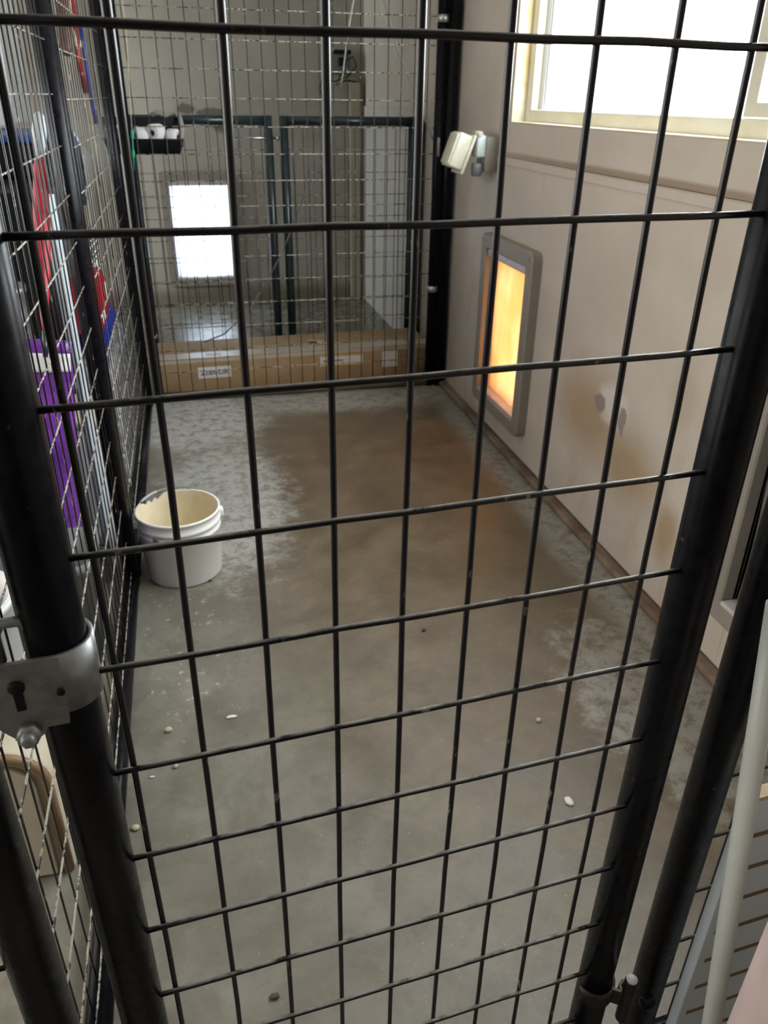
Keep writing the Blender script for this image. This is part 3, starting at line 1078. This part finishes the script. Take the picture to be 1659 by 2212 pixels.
# ---------------------------------------------------------------- cords and socket at the back
mb = MB().tube([(.745, 3.66, 1.83), (.730, 3.662, 1.62), (.705, 3.668, 1.50), (.690, 3.70, 1.36), (.686, 3.75, 1.30)], .0035, 8)
tag(mb.build('hanging_cord', M['cablew']), 'pale cord hanging down in front of the back wall socket', 'cord')
mb = MB().tube([(.80, 3.66, 1.83), (.856, 3.66, 1.624), (.917, 3.66, 1.448), (1.003, 3.66, 1.279), (1.07, 3.66, 1.136), (1.11, 3.668, 1.075), (1.150, 3.672, 1.035)], .0042, 8)
tag(mb.build('sagging_cord', M['cable']), 'grey cord sagging down to the black post by the right wall', 'cord')
mb = MB().tube([(.66, 4.085, 1.16), (.56, 4.08, .84), (.44, 4.08, .58), (.36, 4.08, .45), (.26, 4.05, .31), (.12, 4.01, .205), (.02, 3.95, .186)], .004, 8)
tag(mb.build('loose_cord', M['greypl']), 'dark cord slanting across the low panel down onto the cardboard box', 'cord')
so = empty('wall_socket', 'dark plug socket with looped cords high on the back wall', 'socket', (1.04, YB, 1.48))
MB().rbox((-.065, -.040, -.075), (.050, 0, .050), .008).build('socket_box', M['greypl'], so)
MB().rbox((-.060, -.062, .034), (.052, -.004, .056), .006).build('hood', M['blackpl'], so)
MB().rbox((-.030, -.075, -.030), (.015, -.036, .015), .008).build('plug', M['blackpl'], so)
mb = MB()
mb.tube([(-.01, -.06, -.02), (.06, -.07, .02), (.085, -.06, -.03), (.03, -.06, -.09), (-.06, -.06, -.12), (-.13, -.05, -.10), (-.15, -.05, -.16), (-.13, -.04, -.23)], .004, 8)
mb.tube([(.01, -.06, -.03), (-.05, -.06, -.14), (.02, -.06, -.11), (.09, -.05, -.12), (.125, -.04, -.165)], .0045, 8)
mb.build('cord_loop', M['blackpl'], so)
struct(MB().box((1.085, YB - .055, 0.0), (1.150, YB - .010, 1.36)).build('trim_4', M['trim'], bevel=.003))
struct(MB().poly([(1.150, YB - .060, 0), (1.176, YB - .060, 0), (1.176, YB - .060, 1.33), (1.150, YB - .060, 1.40)], .05, (0, 1, 0)).build('trim_5', M['trimdk'], bevel=.002))

# ---------------------------------------------------------------- outdoor-type outlet cover on the right wall
ol = empty('outlet_box', 'weatherproof outlet with open yellowed cover on the right wall', 'outlet', (XW, 3.155, 1.095))
MB().rbox((-.055, -.055, -.070), (0, .055, .055), .008).build('back_box', M['pframe'], ol)
MB().rbox((-.088, -.045, -.020), (-.05, .035, .060), .010).build('bubble_cover', M['bubble'], ol)
mb = MB()
mb.lathe([(0, .012), (.018, .012), (.026, .006), (.026, -.030), (.020, -.036), (0, -.036)], 20)
for i, v in enumerate(mb.v):
    mb.v[i] = Vector((-.075 + v.x * .8, v.y - .015, v.z - .050))
mb.build('plug', M['greypl'], ol)
lid = Matrix.Translation((-.090, .02, .062)) @ Matrix.Rotation(math.radians(20), 4, 'Y')
l0 = MB()
l0.rbox((-.062, -.052, -.140), (-.006, .058, -.012), .010, 3, lid)
l0.rbox((-.008, -.060, -.150), (.004, .066, -.004), .004, 2, lid)
l0.rbox((-.068, -.044, -.132), (-.058, .050, -.020), .004, 2, lid)
l0.build('flip_lid', M['yellowed'], ol)
MB().tube([(-.078, -.05, .064), (-.078, .05, .064)], .009, 12).build('hinge', M['yellowed'], ol)

# ---------------------------------------------------------------- clutter outside the left panel
# whitewashed plank hung on the partition
wb = tag(MB().box((-.669, 2.95, 1.165), (-.648, 4.30, 1.85)).box((-.6485, 2.95, 1.335), (-.646, 4.30, 1.345)).build('whitewashed_board', M['whiteboard'], bevel=.003), 'pale weathered board with nail holes on the plank wall, upper left', 'board')
# black crate with blue lid, on the dark cabinet
cab = empty('storage_cabinet', 'tall black storage cabinet behind the left mesh, under the pale board', 'cabinet', (-.50, 3.05, 0))
MB().rbox((-.15, -.45, 0), (.03, .62, 1.02), .008).build('cabinet_body', M['blackpl'], cab)
MB().box((.030, -.44, .04), (.036, .08, .98)).build('cabinet_door', M['blackpl'], cab, bevel=.002)
MB().box((.030, .09, .04), (.036, .61, .98)).build('cabinet_door', M['blackpl'], cab, bevel=.002)
for yy in (.06, .11):
    MB().tube([(.040, yy, .50), (.040, yy, .60)], .005, 8).build('door_handle', M['zinc'], cab)
cr = empty('crate', 'black crate with dark blue lid on top of the black cabinet', 'crate', (-.54, 3.35, 1.021))
MB().rbox((-.14, -.32, 0), (.10, .30, .110), .012).build('crate_body', M['blackpl'], cr)
MB().rbox((-.15, -.33, .108), (.11, .31, .132), .008).build('crate_lid', M['bluepl'], cr)
# pale grey drawers
dr = empty('drawer_unit', 'pale grey stack of drawers behind the left mesh, near the frame edge', 'drawers', (-.585, 2.447, 0))
MB().rbox((-.075, -.14, 0), (.065, .14, 1.135), .008).build('drawer_body', M['greypl'], dr)
for i in range(7):
    f_ = MB().rbox((-.070, -.152, .02 + i * .158), (.060, -.138, .02 + i * .158 + .148), .004)
    d_ = f_.build('drawer', M['lightgrey'], dr)
    MB().tube([(-.03, -.158, .10 + i * .158), (.03, -.158, .10 + i * .158)], .005, 8).build('handle', M['whitepl'], d_)
# folded red umbrella
um = empty('umbrella', 'folded red umbrella with pale grey handle behind the left mesh', 'umbrella', (-.32, 1.88, 0))
A = Vector((.0, .32, 1.225))
B = Vector((-.020, .0, .80))
mb = MB()
mb.tube([A + (B - A) * t for t in (.20, .24, .45, .70, .93, 1.0)], .02, 14, True, [.010, .015, .019, .017, .009, .005])
mb.build('canopy', M['red'], um)
mb = MB()
mb.tube([A + (B - A) * t for t in (-.02, 0, .08, .16, .21)], .014, 14, True, [.006, .014, .0165, .012, .010])
mb.build('handle', M['lightgrey'], um)
MB().tube([B, B + (B - A).normalized() * .06], .006, 10).build('tip', M['teal'], um)
# galvanised can behind it
cn = empty('metal_can', 'ribbed grey metal can standing on the black bin behind the left mesh', 'can', (-.50, 2.165, .655))
MB().lathe([(0, 0), (.075, 0), (.080, .005), (.080, .05), (.083, .055), (.080, .06), (.080, .11), (.083, .115), (.080, .12), (.080, .17), (.083, .175), (.083, .19), (.078, .19), (.075, .18), (0, .17)], 32).build('can_body', M['zinc'], cn)
bn = empty('bin', 'black plastic bin behind the purple bag, under the metal can', 'bin', (-.51, 2.165, 0))
MB().rbox((-.13, -.10, 0), (.11, .11, .63), .02).build('bin_body', M['blackpl'], bn)
MB().rbox((-.135, -.105, .628), (.115, .115, .654), .008).build('bin_lid', M['greypl'], bn)
# purple bag
pb = empty('feed_bag', 'purple pet food bag with white top band and print behind the left mesh', 'bag', mtx=Matrix.Translation((-.528, 1.955, 0)) @ Matrix.Rotation(math.radians(6.7), 4, 'Y'))
mb = MB()
nx, nz = 16, 26
HBG = .775
WBG = .14
for side in (0, 1):
    for k in range(nz + 1):
        z = HBG * k / nz
        for i in range(nx + 1):
            u = -1 + 2 * i / nx
            th = (.075 * (1 - u * u) ** .5 + .004) * (1 - .90 * max(0, (k / nz - .55) / .45) ** 1.5) * min(1, .6 + k * .1)
            yy = (-th if side == 0 else th) + .006 * mnoise.noise(Vector((u * 2.5, z * 9, side * 5)))
            mb.v.append(Vector((u * WBG, yy, z)))
off1 = (nx + 1) * (nz + 1)
for side in (0, 1):
    for k in range(nz):
        for i in range(nx):
            a = side * off1 + k * (nx + 1) + i
            mb.face([a, a + 1, a + nx + 2, a + nx + 1], True)
for k in range(nz):
    for i in (0, nx):
        a = k * (nx + 1) + i
        mb.face([a, a + nx + 1, off1 + a + nx + 1, off1 + a], True)
for i in range(nx):
    a = nz * (nx + 1) + i
    mb.face([a, a + 1, off1 + a + 1, off1 + a], True)
    mb.face([i, i + 1, off1 + i + 1, off1 + i], True)
mb.build('bag_body', M['purple'], pb)


def bag_patch(name, x0, x1, z0, z1, m, outline=None):
    q = MB()
    n1, n2 = 10, 6
    for k in range(n2 + 1):
        for i in range(n1 + 1):
            x = x0 + (x1 - x0) * i / n1
            z = z0 + (z1 - z0) * k / n2
            u = x / WBG
            kk = z / HBG
            th = (.075 * max(0, 1 - u * u) ** .5 + .004) * (1 - .90 * max(0, (kk - .55) / .45) ** 1.5) * min(1, .6 + kk * 2.6)
            q.v.append(Vector((x, -th - .0065, z)))
    for k in range(n2):
        for i in range(n1):
            a = k * (n1 + 1) + i
            if outline and not outline((i + .5) / n1, (k + .5) / n2):
                continue
            q.face([a, a + 1, a + n1 + 2, a + n1 + 1], True)
    o = q.build(name, m, pb)
    s = o.modifiers.new('thick', 'SOLIDIFY')
    s.thickness = .001
    return o


bag_patch('top_band', -.137, .137, .705, .748, M['paper'])
bag_patch('printed_mark', -.085, -.030, .555, .600, M['paper'], lambda u, v: abs(u - .5) + abs(v - .5) < .62)
bag_patch('printed_mark', -.060, .000, .455, .540, M['paper'], lambda u, v: .18 < (u - .5) ** 2 * 3 + (v - .5) ** 2 * 3 < .62)
bag_patch('printed_mark', .030, .085, .300, .345, M['paper'], lambda u, v: (int(u * 10) + int(v * 6)) % 3 > 0)
bag_patch('printed_mark', .000, .080, .225, .250, M['paper'], lambda u, v: int(u * 10) % 2 == 0)
# white board standing beyond the bag
tag(MB().box((-.345, 2.175, 0), (-.325, 2.262, 1.05)).build('white_plank', M['boardwhite'], bevel=.002), 'tall narrow white plank standing behind the post on the left', 'plank')
# cream carton
tb_ = empty('storage_box', 'cream white storage box on the floor behind the left mesh, beyond the purple bag', 'box', (-.405, 2.40, 0))
MB().rbox((-.09, -.10, 0), (.085, .15, .40), .012).build('box_body', M['whitepl'], tb_)
MB().rbox((-.097, -.107, .398), (.092, .157, .425), .008).build('box_lid', M['cream'], tb_)
# grey tub
gt = empty('tub', 'grey plastic tub on the floor in front of the purple bag', 'tub', (-.44, 1.765, 0))
mb = MB()
rings = [rr(-.13, -.09, .12, .07, .03, 0), rr(-.15, -.11, .14, .09, .03, .285), rr(-.158, -.118, .148, .098, .03, .288), rr(-.158, -.118, .148, .098, .03, .305), rr(-.142, -.102, .132, .082, .03, .305), rr(-.125, -.085, .115, .065, .03, .006)]
n = len(rings[0])
for rg in rings:
    mb.v += rg
for k in range(len(rings) - 1):
    for i in range(n):
        j = (i + 1) % n
        mb.face([k * n + i, k * n + j, (k + 1) * n + j, (k + 1) * n + i], True)
mb.face(list(range(n))[::-1])
mb.face([(len(rings) - 1) * n + i for i in range(n)])
mb.build('tub_body', M['greypl'], gt)
# cream bin with a thick rounded rim
cbn = empty('pet_carrier', 'cream plastic carrier with rounded brown edged front at the lower left', 'carrier', (-.47, 1.08, 0))


def arch(x0, x1, z1, r, n=8):
    p = [(x0, 0), (x1, 0)]
    for (cx, a) in ((x1 - r, 0), (x0 + r, PI / 2)):
        for i in range(n + 1):
            t = a + PI / 2 * i / n
            p.append((cx + r * math.cos(t), z1 - r + r * math.sin(t)))
    return p


o1 = arch(-.20, .150, .300, .075)
MB().poly([(x, 0, z) for x, z in o1], .26, (0, 1, 0)).build('carrier_body', M['cream'], cbn, bevel=.006)
o2 = arch(-.190, .140, .290, .068)
pp = [Vector((x, -.004, z + .004)) for x, z in o2[2:]]
pp = [Vector((o2[1][0], -.004, .006))] + pp + [Vector((o2[0][0], -.004, .006))]
MB().tube(pp, .009, 10).build('front_rim', M['creamdk'], cbn)
o3 = arch(-.172, .122, .270, .055)
MB().poly([(x, -.012, z + .006) for x, z in o3], .012, (0, 1, 0)).build('front_panel', M['cream'], cbn, bevel=.004)
MB().tube([(-.02, -.02, .05), (-.012, -.022, .24)], .004, 8).build('front_crease', M['cream'], cbn)
tag(MB().lathe([(0, 0), (.090, 0), (.098, .01), (.108, .21), (.113, .212), (.113, .222), (.104, .222), (.094, .02), (0, .015)], 40, (-.46, 1.215, .305)).build('pail', M['whitepl']), 'white pail resting on top of the cream carrier', 'pail')
# plastic wrapped bale with a blue sack, red carton and a bottle
bl = tag(MB().rbox((-.43, 2.68, 0), (-.292, 3.36, .46), .03, 4).build('wrapped_bale', M['plastic_wrap']), 'crumpled clear wrapped bale on the floor behind the far left mesh', 'bale')
sub = bl.modifiers.new('sub', 'SUBSURF')
sub.levels = sub.render_levels = 2
dsp_t = bpy.data.textures.new('crumple', 'CLOUDS')
dsp_t.noise_scale = .05
dsp = bl.modifiers.new('crumple', 'DISPLACE')
dsp.texture = dsp_t
dsp.strength = .012
dsp.texture_coords = 'LOCAL'
sk = MB().lump((-.365, 2.98, .535), .1, 5, .35, 4, (.62, 1.9, .78))
sk.cur = 1
sk.lump((-.335, 2.76, .54), .022, 8, .2, 2, (.8, 1.6, .9))
tag(sk.build('blue_sack', [M['bluefab'], M['webedge']]), 'crumpled royal blue sack lying on the wrapped bale', 'sack')
rc = empty('red_carton', 'red carton on top of the blue sack behind the left mesh', 'carton', (-.35, 2.80, .585))
MB().rbox((-.06, -.13, 0), (.045, .13, .135), .004).build('carton_body', M['red'], rc)
MB().box((.0452, -.12, .02), (.0458, .0, .05)).build('white_print', M['paper'], rc)
bt = empty('bottle', 'red bottle with a white label beside the red carton', 'bottle', (-.345, 3.02, .585))
MB().lathe([(0, 0), (.030, 0), (.033, .005), (.033, .11), (.025, .135), (.014, .145), (.014, .165), (0, .165)], 24).build('bottle_body', M['red'], bt)
MB().lathe([(.0335, .035), (.0345, .036), (.0345, .095), (.0335, .096)], 24).build('label_wrap', M['paper'], bt)
MB().lathe([(.0165, .150), (.0165, .178), (0, .180)], 18).build('cap', M['paper'], bt)
# things hanging on the outside of the left mesh
hg = empty('leather_handle', 'brown leather strap handle hanging on the left mesh at the top', 'strap', (-.312, 2.93, 1.40))
MB().tube([(0, .13, .27), (0, .07, .14), (0, .0, 0), (0, -.012, -.02)], .018, 14, True, [.018, .020, .018, .010]).build('dark_strap', M['leather'], hg)
MB().tube([(.004, .19, .27), (.004, .12, .13), (.002, .03, -.005)], .013, 12, True, [.014, .015, .010]).build('pale_strap', M['leather2'], hg)
ld = MB().tube([(-.300, 3.21, 1.72), (-.300, 3.23, 1.60), (-.300, 3.20, 1.50), (-.303, 3.17, 1.44), (-.300, 3.12, 1.38), (-.300, 3.20, 1.28)], .009, 10)
tag(ld.build('red_lead', M['red']), 'red dog lead hanging on the left mesh beside the far post', 'lead')
rp = MB().tube([(-.298, 3.10, 1.60), (-.300, 3.05, 1.46), (-.298, 3.17, 1.38), (-.299, 3.20, 1.28), (-.297, 3.19, 1.12), (-.299, 3.22, .98)], .0055, 8)
rp.lump((-.298, 3.19, 1.42), .016, 3, .3, 1)
tag(rp.build('rope', M['rope']), 'cream rope with a knot hanging on the left mesh near the far post', 'rope')
bs = MB().tube([(-.300, 3.34, 1.50), (-.300, 3.36, 1.38), (-.300, 3.35, 1.26), (-.300, 3.40, 1.18)], .008, 8)
tag(bs.build('cord', M['bluefab']), 'blue cord hanging on the left mesh right beside the far post', 'cord')
nl = empty('webbing_loop', 'navy webbing loop with white edging hanging on the left mesh', 'loop', (-.300, 2.56, 1.05))


def band(pts, wd, th):
    """flat strap through pts (y,z), width along x"""
    q = MB()
    k = len(pts)
    L_, R_ = [], []
    for i in range(k):
        a = Vector(pts[max(0, i - 1)])
        b = Vector(pts[min(k - 1, i + 1)])
        d = (b - a).normalized()
        nn = Vector((-d.y, d.x)) * th
        L_.append(Vector(pts[i]) + nn)
        R_.append(Vector(pts[i]) - nn)
    for i in range(k - 1):
        q.poly([(-wd, *L_[i]), (-wd, *L_[i + 1]), (-wd, *R_[i + 1]), (-wd, *R_[i])], 2 * wd, (1, 0, 0))
    return q


lp = [(-.10, .125), (-.02, .118), (.09, .09), (.15, .03), (.13, -.02), (.06, -.055)]
band(lp, .010, .016).build('strap', M['navy'], nl)
le = [(.0 + a + .020, b + .012) for a, b in lp[1:]]
band(le, .0105, .004).build('edging', M['webedge'], nl)
MB().rbox((-.012, -.12, .170), (.012, -.06, .235), .004).build('buckle', M['navy'], nl)
MB().rbox((-.013, -.068, .165), (.013, -.055, .240), .003).build('buckle_edge', M['webedge'], nl)
ch = MB()
for r_ in range(5):
    for c_ in range(9):
        t0 = Vector((-.300, 2.62 + c_ * .026 + (r_ % 2) * .013, .90 - r_ * .020 - c_ * .001))
        ch.tube([t0 + Vector((.003 * (r_ % 2), .010 * math.cos(t), .009 * math.sin(t))) for t in [2 * PI * i / 8 for i in range(8)]], .0025, 5, closed=True)
tag(ch.build('chain_mat', M['bright']), 'silver chain link sheet hanging on the left mesh below the navy loop', 'chain')

# ---------------------------------------------------------------- right foreground
FZ = -H * 1.0 - .0
gp = lambda x, y, z: OFF + WG @ Vector((x, y, z))
ZF = -1.302
bd = empty('grooved_board', 'white grooved board standing against the front panel at lower right', 'board', mtx=gate_frame((.362, -.046, ZF + .002)))
BW, BT, BHH = .62, .015, .598
bd_face = MB().box((0, 0, 0), (BW, BT, BHH)).build('board_face', M['boardwhite'], bd, bevel=.0015)
MB().box((-.0005, .0, BHH), (BW, BT, BHH + .006)).build('wood_edge', M['woodedge'], bd)
for k in range(1, 10):
    zz = BHH - .012 - k * .0575 + .012
    if zz > .02:
        MB().box((.012, -.0006, zz - .0035), (BW - .012, .001, zz + .0035)).build('groove', M['groove'], bd)
a_ = Vector((.3175, -.068, -.60))
b_ = Vector((.3245, -.120, -.973))
d_ = (b_ - a_) / (a_.z - b_.z)
top = a_ - d_ * .17
bot = a_ + d_ * (-.60 - ZF - .012)
pe = tag(MB().tube([gp(*bot), gp(*a_), gp(*top)], .0105, 20).build('pole', M['pole']), 'thin white plastic pole leaning in front of the grooved board', 'pole')
RX, RY, RR = .264, -.240, .055
rm = empty('rolled_mat', 'rolled pale pink mat standing upright in the lower right corner', 'mat', mtx=gate_frame((RX, RY, ZF + .003)))
mb = MB()
sp_ = []
for i in range(90):
    t = i / 89 * 4.4 * PI + 2.2
    r = RR * (.45 + .55 * i / 89)
    sp_.append((r * math.cos(t), r * math.sin(t)))
for i in range(len(sp_)):
    for z in (0, .78):
        mb.v.append(Vector((sp_[i][0], sp_[i][1], z)))
for i in range(len(sp_) - 1):
    mb.face([2 * i, 2 * i + 2, 2 * i + 3, 2 * i + 1], True)
o = mb.build('mat_sheet', M['pink'], rm)
sl = o.modifiers.new('thick', 'SOLIDIFY')
sl.thickness = .006

# ---------------------------------------------------------------- crumbs on the floor
crumbs = [
    ((-.155, 1.408), .0085, 'kibble', (1, .8, .6), 'largest tan crumb on the floor near the left rail'),
    ((-.139, 1.294), .0065, 'kibble', (.8, 1, .7), 'tan crumb just nearer than the largest one'),
    ((-.189, 1.275), .0045, 'paper', (1.4, .6, .4), 'tiny white chip beside the left rail'),
    ((-.014, 1.422), .0085, 'paper', (1.5, .6, .3), 'frayed white flake right of the tan crumbs'),
    ((.646, 1.022), .0095, 'paper', (.9, 1.3, .3), 'white flake on the bare floor toward the right post'),
    ((.679, 1.256), .0060, 'lightgrey', (1, 1, .8), 'small grey pebble on the brown stain to the right'),
    ((-.216, 1.147), .0085, 'kibble', (1, .8, .5), 'pinkish crumb next to the left bottom rail'),
    ((.014, .760), .0070, 'grit', (1.2, .8, .5), 'small reddish brown scrap at the bottom of the picture'),
    ((-.040, 2.02), .0050, 'grit', (1, 1, .6), 'dark speck just right of the bucket'),
    ((.513, 1.648), .0055, 'grit', (1, 1, .7), 'dark speck on the middle of the floor'),
]
for i, ((x, y), r, m, sc_, lab_) in enumerate(crumbs):
    tag(MB().lump((x, y, r * sc_[2] * .9), r, i + 2, .35, 2, sc_).build('crumb', M[m]), lab_, 'crumb', 'crumbs on the floor')
